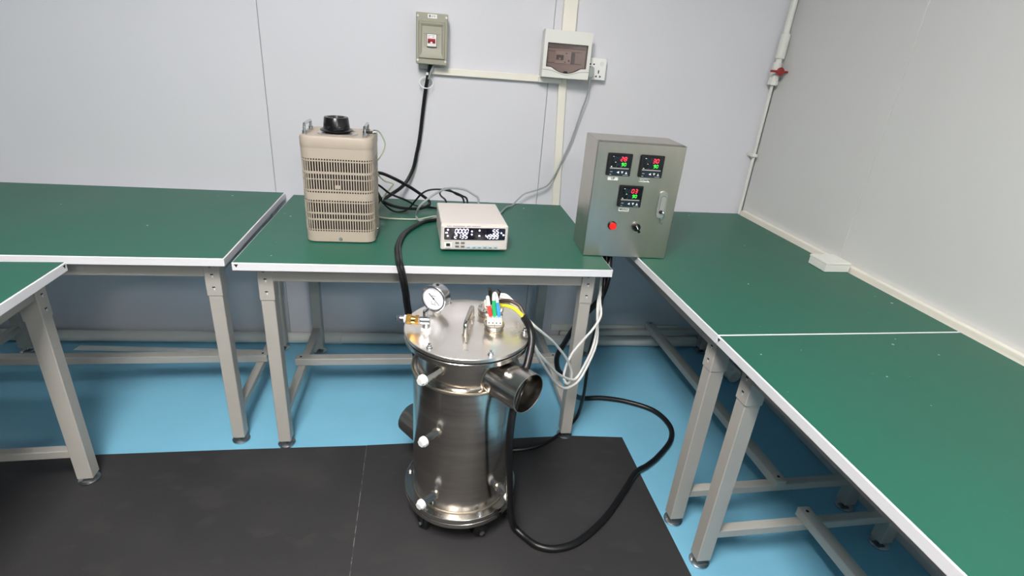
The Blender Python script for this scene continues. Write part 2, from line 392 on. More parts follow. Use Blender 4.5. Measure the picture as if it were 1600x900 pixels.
# ------------------------------------------------------------------ pipes and strips by the walls
t = thing('drain_pipe', 'white plastic pipe along the foot of the back wall', 'pipe', (0, 2.388, 0.0275))
b = MB(); b.cyl((-2.6, 0, 0), (1.392, 0, 0), 0.027, 'pvc', 20, b=0.003); b.build('pipe', t)
b = MB(); b.cyl((-0.555, 0, 0), (-0.47, 0, 0), 0.0302, 'pvc', 20, b=0.002)
b.build('coupling', t)
b = MB(); b.cyl((0, 0, 0.0), (0, 0.16, 0.0), 0.036, 'pvc', 20, b=0.01)
tag(b.build('short_pipe', None, (1.435, 2.03, 0.037), 0.044), 'short stub of white pipe on the floor under the right bench', 'pipe')
b = MB(); b.prism([(-0.42, -0.008), (-0.395, 0.009), (0.42, 0.009), (0.42, -0.008)], -0.008, 0.008, 'pvc')
o = b.build('metal_strip', None, (-1.22, 2.293, 0.0085), -0.034); tag(o, 'loose pale metal strip lying on the floor under the upper left bench', 'strip')
b = MB(); b.prism([(-0.35, -0.009), (-0.35, 0.009), (0.36, 0.009), (0.345, -0.009)], -0.006, 0.006, 'ivory')
tag(b.build('trunking_strip', None, (0.985, 2.402, 0.064), 0), 'white trunking strip resting on top of the wall pipe, lower one', 'strip')
b = MB(); b.box((-0.40, -0.004, -0.018), (0.30, 0.004, 0.018), 'ivory', 0.001)
tag(b.build('trunking_strip', None, (0.985, 2.4145, 0.092), 0), 'wide pale trunking strip standing behind the lower strip by the wall pipe', 'strip')

# wall trunking
def trunk(p0, p1, w, d, label):
    p0 = Vector((p0[0], YW, p0[1])); p1 = Vector((p1[0], YW, p1[1])); v = p1-p0; L = v.length
    ang = math.atan2(v.x, v.z)
    b = MB(); b.box((-w/2, -d+0.003, 0), (w/2, -0.0003, L), 'ivory', 0.0015); b.box((-w/2-0.0012, -d, 0), (w/2+0.0012, -d+0.004, L), 'ivory', 0.001)
    o = b.build('wall_trunking', None, p0); o.rotation_euler = (0, ang, 0)
    tag(o, label, 'trunking')
trunk((0.506, 1.47), (0.482, CEIL-0.002), 0.054, 0.026, 'ivory trunking rising from the top of the white breaker box')
trunk((0.5385, 0.70), (0.5035, 1.315), 0.032, 0.018, 'ivory trunking dropping from the white breaker box behind the middle bench')
trunk((-0.06, 1.2935), (0.492, 1.2955), 0.024, 0.020, 'horizontal ivory trunking between the two wall boxes')

# ------------------------------------------------------------------ corner water pipe with valve
t = thing('water_pipe', 'thin white water pipe in the room corner with a red valve handle', 'pipe', (1.452, 2.388, 0.752))
b = MB(); b.cyl((0, 0, 0.0), (0, 0, 0.625), 0.0065, 'pvc', 12); b.build('thin_pipe', t)
b = MB(); b.cyl((0.001, 0, 0.64), (0.012, 0, CEIL-0.753), 0.0135, 'pvc', 16); b.build('upper_pipe', t)
b = MB(); b.cyl((0.003, 0, 0.70), (0.0045, 0, 0.80), 0.0195, 'pvc', 20, b=0.002); b.build('coupling', t)
b = MB(); b.cyl((0, 0, 0.602), (0, 0, 0.685), 0.019, 'pvc', 20, b=0.003); b.cyl((0, 0, 0.592), (0, 0, 0.612), 0.022, 'pvc', 8, b=0.002)
b.cyl((0, -0.012, 0.650), (0, -0.034, 0.650), 0.009, 'pvc', 12); v = b.build('valve_body', t)
b = MB(); b.cyl((0, -0.031, 0.650), (0, -0.042, 0.650), 0.0165, 'valve_red', 20, b=0.002)
b.box((-0.048, -0.040, 0.6445), (0.048, -0.034, 0.6545), 'valve_red', 0.003)
hb = b.build('valve_handle', v)
b = MB(); b.box((-0.018, -0.012, 0.275), (0.014, 0.030, 0.289), 'pvc', 0.003); b.build('pipe_clip', t)

# ------------------------------------------------------------------ junction box on the right bench
t = thing('junction_box', 'small white plastic junction box on the right bench by the wall duct', 'box', (1.434, 1.690, 0.75), 0.03)
b = MB(); b.box((-0.050, -0.047, 0.0), (0.049, 0.047, 0.027), 'offwhite', 0.002); b.build('box_body', t)
b = MB(); b.box((-0.0515, -0.0485, 0.027), (0.050, 0.0485, 0.036), 'offwhite', 0.002); b.lathe([(0.028, 0.0355), (0.028, 0.0368), (0.026, 0.0368)], 'offwhite', 24)
b.build('box_lid', t)

# ------------------------------------------------------------------ isolator box on the wall
t = thing('isolator_box', 'grey green isolator switch box with a red lever high on the back wall', 'switch box', (-0.0505, YW, 1.411))
b = MB(); b.box((-0.058, -0.052, -0.088), (0.058, -0.0003, 0.09), 'box_base', 0.003); b.box((-0.05, -0.035, -0.112), (-0.012, -0.0003, -0.088), 'box_base', 0.003); b.build('box_body', t)
W2, H2 = 0.0620, 0.0930
b = MB(); b.box((-W2, -0.070, -H2), (W2, -0.050, H2), 'box_grey', 0.003)
def frame_ring(b, L, k):
    vs = []
    for w_, h_, y_, c_ in L: vs += [(-w_, y_, c_-h_), (w_, y_, c_-h_), (w_, y_, c_+h_), (-w_, y_, c_+h_)]
    n_ = len(L); b.raw(vs, [(4*j+i, 4*j+(i+1) % 4, 4*j+4+(i+1) % 4, 4*j+4+i) for j in range(n_-1) for i in range(4)]+[tuple(range(4*n_-4, 4*n_))], k)
def ring(b, w0, h0, w1, h1, y0, y1, k, cz=0.0):
    vs = [(-w0, y0, cz-h0), (w0, y0, cz-h0), (w0, y0, cz+h0), (-w0, y0, cz+h0), (-w1, y1, cz-h1), (w1, y1, cz-h1), (w1, y1, cz+h1), (-w1, y1, cz+h1)]
    b.raw(vs, [(i, (i+1) % 4, 4+(i+1) % 4, 4+i) for i in range(4)]+[(4, 5, 6, 7)], k)
cov = b.build('cover', t)
b = MB(); frame_ring(b, [(0.052, 0.068, -0.0699, -0.005), (0.049, 0.064, -0.0775, -0.005), (0.045, 0.059, -0.0775, -0.004), (0.038, 0.047, -0.0715, -0.001)], 'box_grey')
b.box((-0.033, -0.0722, 0.018), (0.033, -0.0714, 0.0192), 'grey_ink'); b.box((-0.028, -0.0722, -0.028), (-0.0272, -0.0714, 0.018), 'grey_ink'); b.box((0.0272, -0.0722, -0.028), (0.028, -0.0714, 0.018), 'grey_ink')
b.build('raised_frame', cov)
for x in (-0.055, 0.055):
    for z in (-0.079, 0.080):
        b = MB(); b.cyl((x, -0.0698, z), (x, -0.0735, z), 0.0042, 'white', 12, b=0.001); b.build('screw', cov)
b = MB(); b.box((-0.017, -0.0712, 0.0745), (0.019, -0.0698, 0.089), 'white'); b.box((-0.012, -0.0716, 0.078), (-0.005, -0.0711, 0.086), 'grey_ink'); b.box((-0.001, -0.0716, 0.079), (0.003, -0.0711, 0.082), 'grey_ink'); b.box((0.007, -0.0716, 0.079), (0.012, -0.0711, 0.082), 'grey_ink'); b.box((-0.001, -0.0716, 0.0845), (0.013, -0.0711, 0.0855), 'grey_ink')
b.build('printed_label', cov)
b = MB(); b.box((-0.020, -0.0775, -0.028), (0.020, -0.070, 0.020), 'ink', 0.002); b.box((-0.0185, -0.083, -0.0265), (0.0185, -0.0765, 0.0185), 'white', 0.001)
b.box((-0.013, -0.0834, 0.006), (-0.010, -0.0829, 0.0085), 'red_p'); b.box((0.004, -0.0834, 0.006), (0.008, -0.0829, 0.0085), 'red_p'); b.box((-0.015, -0.0834, 0.0125), (-0.004, -0.0829, 0.0137), 'grey_ink'); b.box((0.000, -0.0834, 0.0125), (0.012, -0.0829, 0.0137), 'grey_ink')
br = b.build('breaker', t)
b = MB(); b.box((-0.0155, -0.0850, -0.015), (0.0145, -0.0825, 0.002), 'red_p', 0.001); b.prism([(-0.0145, -0.006), (0.0135, -0.006), (0.0125, 0.002), (-0.0135, 0.002)], -0.094, -0.085, 'red_p')
b.cyl((-0.001, -0.085, -0.0125), (-0.001, -0.0875, -0.0125), 0.0045, 'white', 12)
b.build('lever', br)
b = MB()   # the white cable tie loop and tail under the box
lp = [(-0.021+0.028*math.cos(a)-0.0, -0.028+0.012*math.sin(a), -0.165+0.021*math.sin(a)) for a in [2*PI*i/20 for i in range(21)]]
b.tube(lp, 0.0022, 'cable_w', 6, 2); b.tube([(0.007, -0.04, -0.095), (-0.004, -0.045, -0.125), (-0.012, -0.045, -0.15)], 0.0035, 'cable_g', 8, 5); b.box((-0.021, -0.052, -0.134), (-0.012, -0.042, -0.124), 'white', 0.001)
b.build('cable_tie', t)

# ------------------------------------------------------------------ consumer unit
t = thing('breaker_box', 'white breaker box with a smoked brown window on the back wall', 'breaker box', (0.498, YW, 1.396))
W2, H2 = 0.0985, 0.089
b = MB(); b.box((-W2+0.003, -0.045, -H2-0.004), (W2-0.003, -0.0003, H2-0.002), 'offwhite', 0.004); b.box((-0.1, -0.038, -H2-0.026), (0.0, -0.0003, -H2-0.004), 'offwhite', 0.003); b.build('box_body', t)
# cover: a frame round the window, lower edge of the window bowed downwards
def lowz(x): return -0.048-0.022*max(0, 1-(abs(x)/0.062)**2.0) if abs(x) < 0.062 else -0.048
nx = 20; xs = [-0.083+0.166*i/nx for i in range(nx+1)]
top_z = 0.040
b = MB(); y0, y1 = -0.086, -0.045
outer = [(-W2, -H2), (W2, -H2), (W2, H2), (-W2, H2)]
inner = [(x, lowz(x)) for x in xs]+[(0.083, top_z), (-0.083, top_z)]
for yy in (y0,):
    vs = []; fs = []
    lower_o = [(-W2+2*W2*i/nx, -H2) for i in range(nx+1)]
    n = nx+1
    for (xo, zo), (xi, zi) in zip(lower_o, inner[:n]): vs += [(xo, yy, zo), (xi, yy, zi)]
    fs += [(2*i, 2*i+2, 2*i+3, 2*i+1) for i in range(nx)]
    k0 = len(vs); vs += [(W2, yy, H2), (0.083, yy, top_z), (-W2, yy, H2), (-0.083, yy, top_z)]
    fs += [(2*nx, k0, k0+1, 2*nx+1), (k0, k0+2, k0+3, k0+1), (k0+2, 0, 1, k0+3)]
    b.raw(vs, fs, 'offwhite')
b.raw([(x, y, z) for y in (y0, y1) for x, z in outer], [(i, (i+1) % 4, 4+(i+1) % 4, 4+i) for i in range(4)], 'offwhite')
m_ = len(inner); b.raw([(x, y, z) for y in (y0, -0.060) for x, z in inner], [(i, (i+1) % m_, m_+(i+1) % m_, m_+i) for i in range(m_)], 'ink')
b.tube([(x, -0.0855, z) for x, z in inner+inner[:1]], 0.0014, 'ink', 6, 1, smooth=False)
cov = b.build('cover', t)
b = MB()   # curved groove line under the window
gl = [(-W2+2*W2*i/30) for i in range(31)]
b.tube([(x, y0-0.0003, -0.060-0.016*math.exp(-(x/0.045)**2)) for x in gl], 0.0009, 'grey_ink', 6, 1)
b.build('groove', cov)
b = MB(); b.box((-0.090, -0.062, -0.075), (0.090, -0.058, 0.044), 'breaker'); b.box((-0.08, -0.0645, 0.022), (0.08, -0.062, 0.026), 'grey_ink', 0.0005)
b.box((-0.072, -0.066, -0.031), (-0.050, -0.062, 0.010), 'breaker', 0.001); b.box((-0.075, -0.0635, 0.010), (-0.048, -0.062, 0.012), 'ink'); b.box((-0.075, -0.0635, -0.034), (-0.048, -0.062, -0.032), 'ink')
b.box((0.040, -0.066, -0.031), (0.068, -0.062, 0.010), 'breaker', 0.001); b.box((0.040, -0.0635, 0.011), (0.066, -0.062, 0.013), 'ink'); b.box((0.040, -0.0635, -0.034), (0.066, -0.062, -0.032), 'ink')
b.box((0.022, -0.064, -0.034), (0.038, -0.062, 0.012), 'ink')
rail = b.build('device_rail', t)
b = MB(); b.box((-0.046, -0.070, -0.034), (0.020, -0.062, 0.012), 'white', 0.001); b.box((-0.042, -0.076, -0.020), (-0.012, -0.070, -0.002), 'ink', 0.001); b.cyl((-0.028, -0.0765, -0.016), (-0.028, -0.077, -0.016), 0.004, 'white', 10)
b.cyl((-0.001, -0.0703, 0.005), (-0.001, -0.071, 0.005), 0.003, 'ink', 10); b.box((0.009, -0.0715, -0.026), (0.015, -0.07, -0.018), 'ink'); b.box((-0.006, -0.0715, -0.030), (-0.001, -0.07, -0.026), 'ink')
b.build('breaker', rail)
b = MB(); b.prism([(x*0.985, lowz(x)+0.001) for x in xs]+[(0.0815, top_z-0.001), (-0.0815, top_z-0.001)], -0.0835, -0.0820, 'tint'); pane = b.build('window_pane', t)
b = MB(); b.prism([(0.010*math.cos(PI*i/10), -0.0685+0.007*math.sin(PI*i/10)) for i in range(11)], -0.0855, -0.0836, 'ink'); b.build('finger_notch', pane)

# ------------------------------------------------------------------ socket, plug
t = thing('wall_socket', 'white double wall socket plate right of the breaker box', 'socket', (0.640, YW, 1.351))
b = MB(); b.box((-0.040, -0.026, -0.040), (0.040, -0.0003, 0.040), 'white', 0.002); b.build('back_box', t)
b = MB(); b.box((-0.043, -0.035, -0.043), (0.043, -0.026, 0.043), 'white', 0.002); pl = b.build('plate', t)
b = MB()
for x, z in ((-0.028, 0.018), (-0.012, 0.018)): b.cyl((x, -0.0352, z), (x, -0.0348, z), 0.0035, 'dark', 10)
b.box((0.009, -0.0353, -0.017), (0.014, -0.0348, -0.004), 'dark')
b.prism([(-0.003, -0.029), (0.006, -0.024), (0.006, -0.034)], -0.0353, -0.0348, 'dark'); b.prism([(0.026, -0.029), (0.017, -0.024), (0.017, -0.034)], -0.0353, -0.0348, 'dark')
b.build('holes', pl)
b = MB(); b.cyl((0.022, -0.0348, 0.022), (0.022, -0.037, 0.022), 0.0085, 'offwhite', 20, b=0.001); b.build('switch', pl)
t = thing('power_plug', 'grey power plug in the wall socket with a thin grey cable', 'plug', (0.611, 2.385, 1.338))
b = MB(); b.prism(roundrect(0.030, 0.046, 0.012), -0.024, 0.0, 'grey_plug'); b.prism(roundrect(0.024, 0.038, 0.010), -0.030, -0.024, 'grey_plug'); b.build('plug_body', t)
CAB_PLUG = [(0.611, 2.368, 1.318), (0.613, 2.372, 1.29), (0.612, 2.378, 1.24), (0.599, 2.39, 1.173), (0.571, 2.396, 1.047), (0.54, 2.396, 0.96), (0.51, 2.385, 0.889), (0.482, 2.385, 0.843), (0.433, 2.38, 0.821), (0.38, 2.375, 0.802), (0.35, 2.36, 0.78), (0.319, 2.331, 0.757), (0.29, 2.30, 0.756), (0.24, 2.16, 0.757), (0.20, 2.03, 0.77), (0.195, 2.012, 0.79)]
X = Vector((0.611, 2.385, 1.338))
b = MB(); b.tube([Vector(p)-X for p in CAB_PLUG], 0.0036, 'cable_g', 8, 6); b.tube([Vector(p)-X for p in CAB_PLUG[:2]], 0.006, 'grey_plug', 8, 1, smooth=False); b.build('cord', t)

# ------------------------------------------------------------------ variable transformer
t = thing('variable_transformer', 'tall beige slotted variable transformer with a black knob on the middle bench', 'transformer', (-0.3385, 1.885, 0.75), 0.03)
VW, VD, VR = 0.228, 0.212, 0.034
def per(w, d, r, n=6): return roundrect(w, d, r, n)
def band(b, z0, z1, w, d, r, k, thick=0.002, top=False):
    o = per(w, d, r); n = len(o); i_ = per(w-2*thick, d-2*thick, max(r-thick, 0.001))
    vs = [(x, y, z0) for x, y in o]+[(x, y, z1) for x, y in o]+[(x, y, z1) for x, y in i_]+[(x, y, z0) for x, y in i_]
    fs = []
    for j in range(4): fs += [(j*n+i, j*n+(i+1) % n, ((j+1) % 4)*n+(i+1) % n, ((j+1) % 4)*n+i) for i in range(n)]
    b.raw(vs, fs, k)
rows = [(0.278, 0.283), (0.242, 0.274), (0.2185, 0.2345), (0.183, 0.2155), (0.172, 0.1775), (0.142, 0.1475), (0.106, 0.1385), (0.084, 0.1005), (0.047, 0.0785), (0.040, 0.0445)]
b = MB(); z = 0.004
for lo, hi in sorted(rows): band(b, z, lo, VW, VD, VR, 'beige'); z = hi
band(b, z, 0.318, VW, VD, VR, 'beige')
# bars between the slots, evenly along the rounded perimeter
o = per(VW-0.0005, VD-0.0005, VR); seg = [(Vector(o[i]), Vector(o[(i+1) % len(o)])) for i in range(len(o))]
tot = sum((q_-p).length for p, q_ in seg); NB = 98; d0 = 0; spots = []
acc = 0; k = 0
for p, q_ in seg:
    L = (q_-p).length
    while k*tot/NB < acc+L:
        s_ = k*tot/NB-acc; dd = (q_-p)/L; spots.append((p+dd*s_, dd)); k += 1
    acc += L
for p, dd in spots:
    nn = Vector((dd.y, -dd.x))
    if nn.dot(p) > 0: nn = -nn
    hw = 0.0018
    for lo, hi in rows:
        c = [p-dd*hw, p+dd*hw, p+dd*hw+nn*0.0018, p-dd*hw+nn*0.0018]
        vs = [(v.x, v.y, z) for z in (lo, hi) for v in c]; b.raw(vs, [(0, 1, 5, 4), (1, 2, 6, 5), (2, 3, 7, 6), (3, 0, 4, 7)], 'beige')
b.build('slotted_housing', t)
b = MB(); o = per(VW-0.03, VD-0.03, 0.02); n = len(o); b.raw([(x, y, z) for z in (0.006, 0.316) for x, y in o], [tuple(range(n)), tuple(range(n, 2*n))]+[(i, (i+1) % n, n+(i+1) % n, n+i) for i in range(n)], 'beige_in'); b.build('core', t)
def puck(b, z, k, w, d, r):
    """stack of rounded rectangles, closed"""
    n = None; vs = []; fs = []
    for j, (zz, inset) in enumerate(z):
        o = per(w-2*inset, d-2*inset, max(r-inset, 0.002)); n = len(o); vs += [(x, y, zz) for x, y in o]
    for j in range(len(z)-1): fs += [(j*n+i, j*n+(i+1) % n, (j+1)*n+(i+1) % n, (j+1)*n+i) for i in range(n)]
    fs += [tuple(range(n)), tuple(range((len(z)-1)*n, len(z)*n))]; b.raw(vs, fs, k)
b = MB(); puck(b, [(0.316, 0.0), (0.320, -0.0012), (0.345, -0.0012), (0.351, 0.001), (0.353, 0.004), (0.351, 0.008), (0.3505, 0.02)], 'beige', VW, VD, VR); b.build('top_cover', t)
b = MB(); puck(b, [(0.0005, 0.006), (0.004, 0.006), (0.004, 0.0)], 'black', VW, VD, VR); b.build('base_rim', t)
b = MB(); o = roundrect(0.128, 0.105, 0.05, 8, 0.0, 0.0); n = len(o); b.raw([(x-0.005, y-0.015, z) for z in (0.351, 0.3535) for x, y in o], [tuple(range(n)), tuple(range(n, 2*n))]+[(i, (i+1) % n, n+(i+1) % n, n+i) for i in range(n)], 'dial')
for x, y in ((-0.048, -0.048), (0.040, -0.050), (0.042, 0.020), (-0.048, 0.020)): b.cyl((x, y, 0.3533), (x, y, 0.3555), 0.0035, 'chrome', 10)
b.build('dial_plate', t)
X = Matrix.Translation((-0.008, -0.012, 0.349))
b = MB(); b.lathe([(0.030, 0.0), (0.040, 0.006), (0.052, 0.011), (0.053, 0.014), (0.047, 0.017), (0.0425, 0.018), (0.0385, 0.052), (0.037, 0.054), (0.028, 0.054), (0.026, 0.0505), (0.006, 0.0505), (0.005, 0.053), (0.001, 0.053)], 'knob', 40, X)
for i in range(3):
    a = 2*PI*i/3+0.9; Y = X @ Matrix.Rotation(a, 4, 'Z'); b.box((0.003, -0.003, 0.046), (0.031, 0.003, 0.0535), 'knob', 0.001, Y)
for a in (-2.0, -1.57, -1.2):
    Y = X @ Matrix.Rotation(a, 4, 'Z'); b.box((0.0395, -0.0012, 0.018), (0.0415, 0.0012, 0.026), 'white' if a != -1.57 else 'knob', 0, Y)
for z in (0.034, 0.024): b.cyl(X @ Vector((0.030, -0.022, z)), X @ Vector((0.0325, -0.024, z)), 0.004, 'dark', 8)
b.build('knob', t)
for sx in (-1, 1):
    x = -0.099 if sx < 0 else 0.087
    b = MB(); pts = [(x, -0.068, 0.350), (x, -0.068, 0.372), (x, -0.064, 0.380), (x, -0.055, 0.383), (x, 0.022, 0.383), (x, 0.031, 0.380), (x, 0.035, 0.372), (x, 0.035, 0.350)]
    b.tube(pts, 0.0046, 'chrome', 10, 3)
    for y in (-0.068, 0.035): b.cyl((x, y, 0.350), (x, y, 0.364), 0.0075, 'chrome', 14, b=0.001)
    b.build('handle', t)
b = MB(); b.cyl((0, -VD/2+0.001, 0.014), (0, -VD/2-0.003, 0.014), 0.006, 'chrome', 12, b=0.001); b.build('screw', t)
b = MB(); b.cyl((VW/2-0.001, -0.03, 0.03), (VW/2+0.005, -0.03, 0.03), 0.005, 'chrome', 12, b=0.001); b.build('screw', t)
b = MB(); b.box((-0.010, -VD/2-0.0022, 0.187), (0.010, -VD/2+0.0005, 0.199), 'beige', 0.001); b.build('badge', t)
b = MB(); b.cyl((0.075, -0.012, 0.358), (0.106, -0.005, 0.359), 0.004, 'cable', 8); b.cyl((0.106, -0.005, 0.359), (0.118, -0.003, 0.359), 0.0055, 'chrome', 8); b.cyl((0.112, -0.004, 0.357), (0.112, -0.004, 0.368), 0.004, 'chrome', 6); b.build('terminal_lug', t)

# ------------------------------------------------------------------ power meter
t = thing('power_meter', 'warm white bench power meter with a lit white digit display', 'meter', (0.0045, 1.722, 0.7545), 0.07)
w, h, d = 0.226, 0.0935, 0.272
b = MB(); b.box((0, 0.010, 0.006), (w, d, h), 'meter', 0.003); b.build('case', t)
b = MB(); b.box((-0.002, -0.003, 0.004), (w+0.002, 0.013, h-0.001), 'meter', 0.004); face = b.build('front_bezel', t)
yf = -0.003
b = MB(); b.box((0.008, yf-0.0012, 0.041), (w-0.008, yf+0.001, 0.086), 'meter', 0.001); b.prism(roundrect(0.208, 0.042, 0.004, 4, w/2, 0.0632), yf-0.0024, yf-0.0010, 'screen'); scr = b.build('display_window', t)
ys_ = yf-0.0024
b = MB()
seg7(b, '0000', 0.045, 0.0655, 0.0080, 0.0145, 0.0118, 0.0024, ys_, 'glow_w')
seg7(b, '2135', 0.043, 0.0475, 0.0080, 0.0145, 0.0118, 0.0024, ys_, 'glow_w')
seg7(b, '55', 0.173, 0.0655, 0.0080, 0.0145, 0.0118, 0.0024, ys_, 'glow_w')
seg7(b, '4999', 0.149, 0.0475, 0.0080, 0.0145, 0.0118, 0.0024, ys_, 'glow_w')
for x, z in ((0.021, 0.077), (0.021, 0.0555), (0.102, 0.0725), (0.102, 0.0615), (0.128, 0.076), (0.128, 0.057), (0.2035, 0.068), (0.211, 0.061)): b.cyl((x, ys_, z), (x, ys_-0.0006, z), 0.0030, 'glow_w', 12)
b.box((0.0125, ys_-0.0006, 0.0645), (0.0205, ys_, 0.0685), 'glow_w'); b.box((0.209, ys_-0.0006, 0.059), (0.2145, ys_, 0.0625), 'glow_w')
b.build('lit_digits', scr)
b = MB()
for x, l in ((0.017, 0.016), (0.038, 0.040), (0.084, 0.014), (0.102, 0.030)): b.box((x, yf-0.0005, 0.0885), (x+l, yf+0.001, 0.0900), 'grey_ink')
b.build('heading_print', face)
b = MB(); b.box((0.010, yf-0.0018, 0.0125), (0.036, yf+0.001, 0.0335), 'white', 0.001); b.box((0.0165, yf-0.0045, 0.019), (0.0295, yf-0.001, 0.029), 'ink', 0.001); b.box((0.0105, yf-0.0006, 0.0345), (0.036, yf+0.001, 0.0355), 'grey_ink'); b.box((0.015, yf-0.0006, 0.0095), (0.031, yf+0.001, 0.0105), 'grey_ink'); b.build('power_switch', t)
for x in (0.047, 0.066):
    for z in (0.0265, 0.0135):
        b = MB(); b.box((x, yf-0.0022, z), (x+0.014, yf+0.001, z+0.0075), 'key_g', 0.001); b.box((x+0.003, yf-0.0025, z+0.003), (x+0.011, yf-0.0021, z+0.0045), 'ink'); b.build('button', t)
for i in range(6):
    x = 0.0855+i*0.0188
    b = MB(); b.box((x, yf-0.0022, 0.0115), (x+0.0145, yf+0.001, 0.0195), 'key_b', 0.001); b.box((x+0.004, yf-0.0025, 0.0128), (x+0.0115, yf-0.0021, 0.0145), 'ink'); b.build('button', t)
for x in (0.03, w-0.03):
    for y in (0.035, d-0.03):
        b = MB(); b.cyl((x, y, -0.004), (x, y, 0.007), 0.009, 'black', 14, b=0.001); b.build('rubber_foot', t)

# ------------------------------------------------------------------ stainless control cabinet
t = thing('control_cabinet', 'stainless steel control cabinet with three temperature displays bridging two benches', 'cabinet', (0.505, 1.735, 0.7502), -0.03)
w, h, d = 0.300, 0.400, 0.178
b = MB(); b.box((0, 0.012, 0), (w, d, h), 'steel_cab', 0.0015); b.build('cabinet_body', t)
b = MB(); b.box((-0.001, -0.004, 0.001), (w+0.001, 0.0105, h-0.001), 'steel_cab', 0.002); door = b.build('door', t)
yf = -0.004
def controller(cx, cz, top, low, lab):
    s_ = 0.041
    b = MB(); b.box((cx-s_, yf-0.008, cz-0.0355), (cx+s_, yf+0.001, cz+0.0385), 'black', 0.002); c = b.build('temperature_controller', t)
    yy = yf-0.008
    b = MB(); b.box((cx-s_+0.010, yy-0.0006, cz-0.008), (cx+s_-0.003, yy+0.0004, cz+0.034), 'screen_b'); 
    seg7(b, top, cx+0.001, cz+0.0145, 0.0072, 0.0125, 0.0115, 0.0022, yy-0.0006, 'glow_r'); seg7(b, low, cx+0.006, cz-0.0015, 0.0055, 0.0095, 0.0088, 0.0018, yy-0.0006, 'glow_g')
    seg7(b, '88', cx-0.022, cz+0.0145, 0.0072, 0.0125, 0.0115, 0.0030, yy-0.0006, 'glow_off'); seg7(b, '88', cx-0.0115, cz-0.0015, 0.0055, 0.0095, 0.0088, 0.0024, yy-0.0006, 'glow_off')
    for x, z in ((-0.026, 0.0265), (-0.017, 0.0085)): b.box((cx+x, yy-0.0008, cz+z), (cx+x+0.004, yy-0.0002, cz+z+0.002), 'white')
    b.box((cx-0.029, yy-0.0008, cz-0.007), (cx-0.025, yy, cz-0.004), 'white'); b.box((cx-0.013, yy-0.0008, cz-0.006), (cx-0.010, yy, cz-0.005), 'grey_ink'); b.box((cx+0.004, yy-0.0008, cz-0.006), (cx+0.007, yy, cz-0.005), 'grey_ink')
    b.build('display', c)
    b = MB(); b.box((cx-s_+0.009, yy-0.0012, cz-0.0125), (cx+s_-0.008, yy+0.0004, cz-0.0085), 'dial', 0.0005); b.box((cx-s_+0.009, yy-0.0008, cz-0.034), (cx+s_-0.005, yy+0.0004, cz-0.0150), 'glow_off')
    for i, x in enumerate((-0.003, 0.012, 0.026)):
        z = cz-0.0235; r = 0.0042
        o = [(-r, 0), (r, r), (r, -r)] if i == 0 else ([(-r, r), (r, r), (0, -r)] if i == 1 else [(-r, -r), (r, -r), (0, r)])
        b.prism([(cx+x+p, z+q_) for p, q_ in o], yy-0.0012, yy-0.0006, 'white')
    b.box((cx-0.029, yy-0.0012, cz-0.0235), (cx-0.021, yy-0.0006, cz-0.021), 'dial'); b.box((cx-0.030, yy-0.0012, cz-0.0325), (cx-0.024, yy-0.0006, cz-0.030), 'dial'); b.box((cx+0.015, yy-0.0012, cz-0.0330), (cx+0.033, yy-0.0006, cz-0.031), 'dial')
    b.build('keypad', c)
    lx = cx-0.014
    b = MB(); b.box((lx-0.018, yf-0.0010, cz-0.0525), (lx+0.018, yf+0.0005, cz-0.0395), 'label'); l = b.build('name_label', t)
    text(lab, 0.0105 if len(lab) < 5 else 0.0088, 'lettering', 'ink', l, (lx, yf-0.0012, cz-0.0463), 0.00025)
controller(0.079, 0.3265, '28', '90', 'UP'); controller(0.189, 0.3265, '30', '90', 'DOWN'); controller(0.134, 0.2220, '03', '90', 'MIDDLE')
b = MB(); X = Matrix.Translation((0.0885, yf, 0.117)) @ Matrix.Rotation(PI/2, 4, 'X')
b.lathe([(0.0155, -0.001), (0.0155, 0.004), (0.0135, 0.006), (0.0135, 0.010)], 'black', 28, X); b.lathe([(0.0125, 0.008), (0.0125, 0.013), (0.0105, 0.016), (0.002, 0.0172)], 'red', 28, X); o = b.build('indicator_lamp', t); o['label'] = 'red round indicator lamp'
b = MB(); X = Matrix.Translation((0.173, yf, 0.117)) @ Matrix.Rotation(PI/2, 4, 'X')
b.lathe([(0.0165, -0.001), (0.0165, 0.004), (0.0145, 0.007), (0.0125, 0.007)], 'chrome', 28, X); b.lathe([(0.0135, 0.006), (0.0135, 0.016), (0.012, 0.018)], 'knob', 24, X)
b.box((-0.004, -0.018, 0.016), (0.004, 0.0115, 0.026), 'knob', 0.001, X @ Matrix.Rotation(0.55, 4, 'Z')); b.box((-0.0012, -0.003, 0.026), (0.0012, 0.010, 0.0266), 'white', 0, X @ Matrix.Rotation(0.55, 4, 'Z'))
o = b.build('selector_switch', t); o['label'] = 'black rotary selector switch with a chrome collar'
b = MB(); b.prism(roundrect(0.030, 0.094, 0.0149, 8, 0.2505, 0.200), yf-0.008, yf+0.0005, 'zinc_g'); b.prism(roundrect(0.019, 0.056, 0.0094, 6, 0.2515, 0.205), yf-0.0088, yf-0.0075, 'grey_ink'); b.prism(roundrect(0.0165, 0.053, 0.008, 6, 0.2517, 0.2035), yf-0.0098, yf-0.008, 'dial'); hd = b.build('door_latch', t)
b = MB(); b.cyl((0.2495, yf-0.008, 0.176), (0.2495, yf-0.0125, 0.176), 0.006, 'ink', 14, b=0.001); b.tube([(0.2495, yf-0.012, 0.176), (0.256, yf-0.018, 0.176), (0.260, yf-0.019, 0.170), (0.260, yf-0.019, 0.162), (0.256, yf-0.018, 0.157)], 0.002, 'chrome', 6, 4)
b.build('lock', hd)
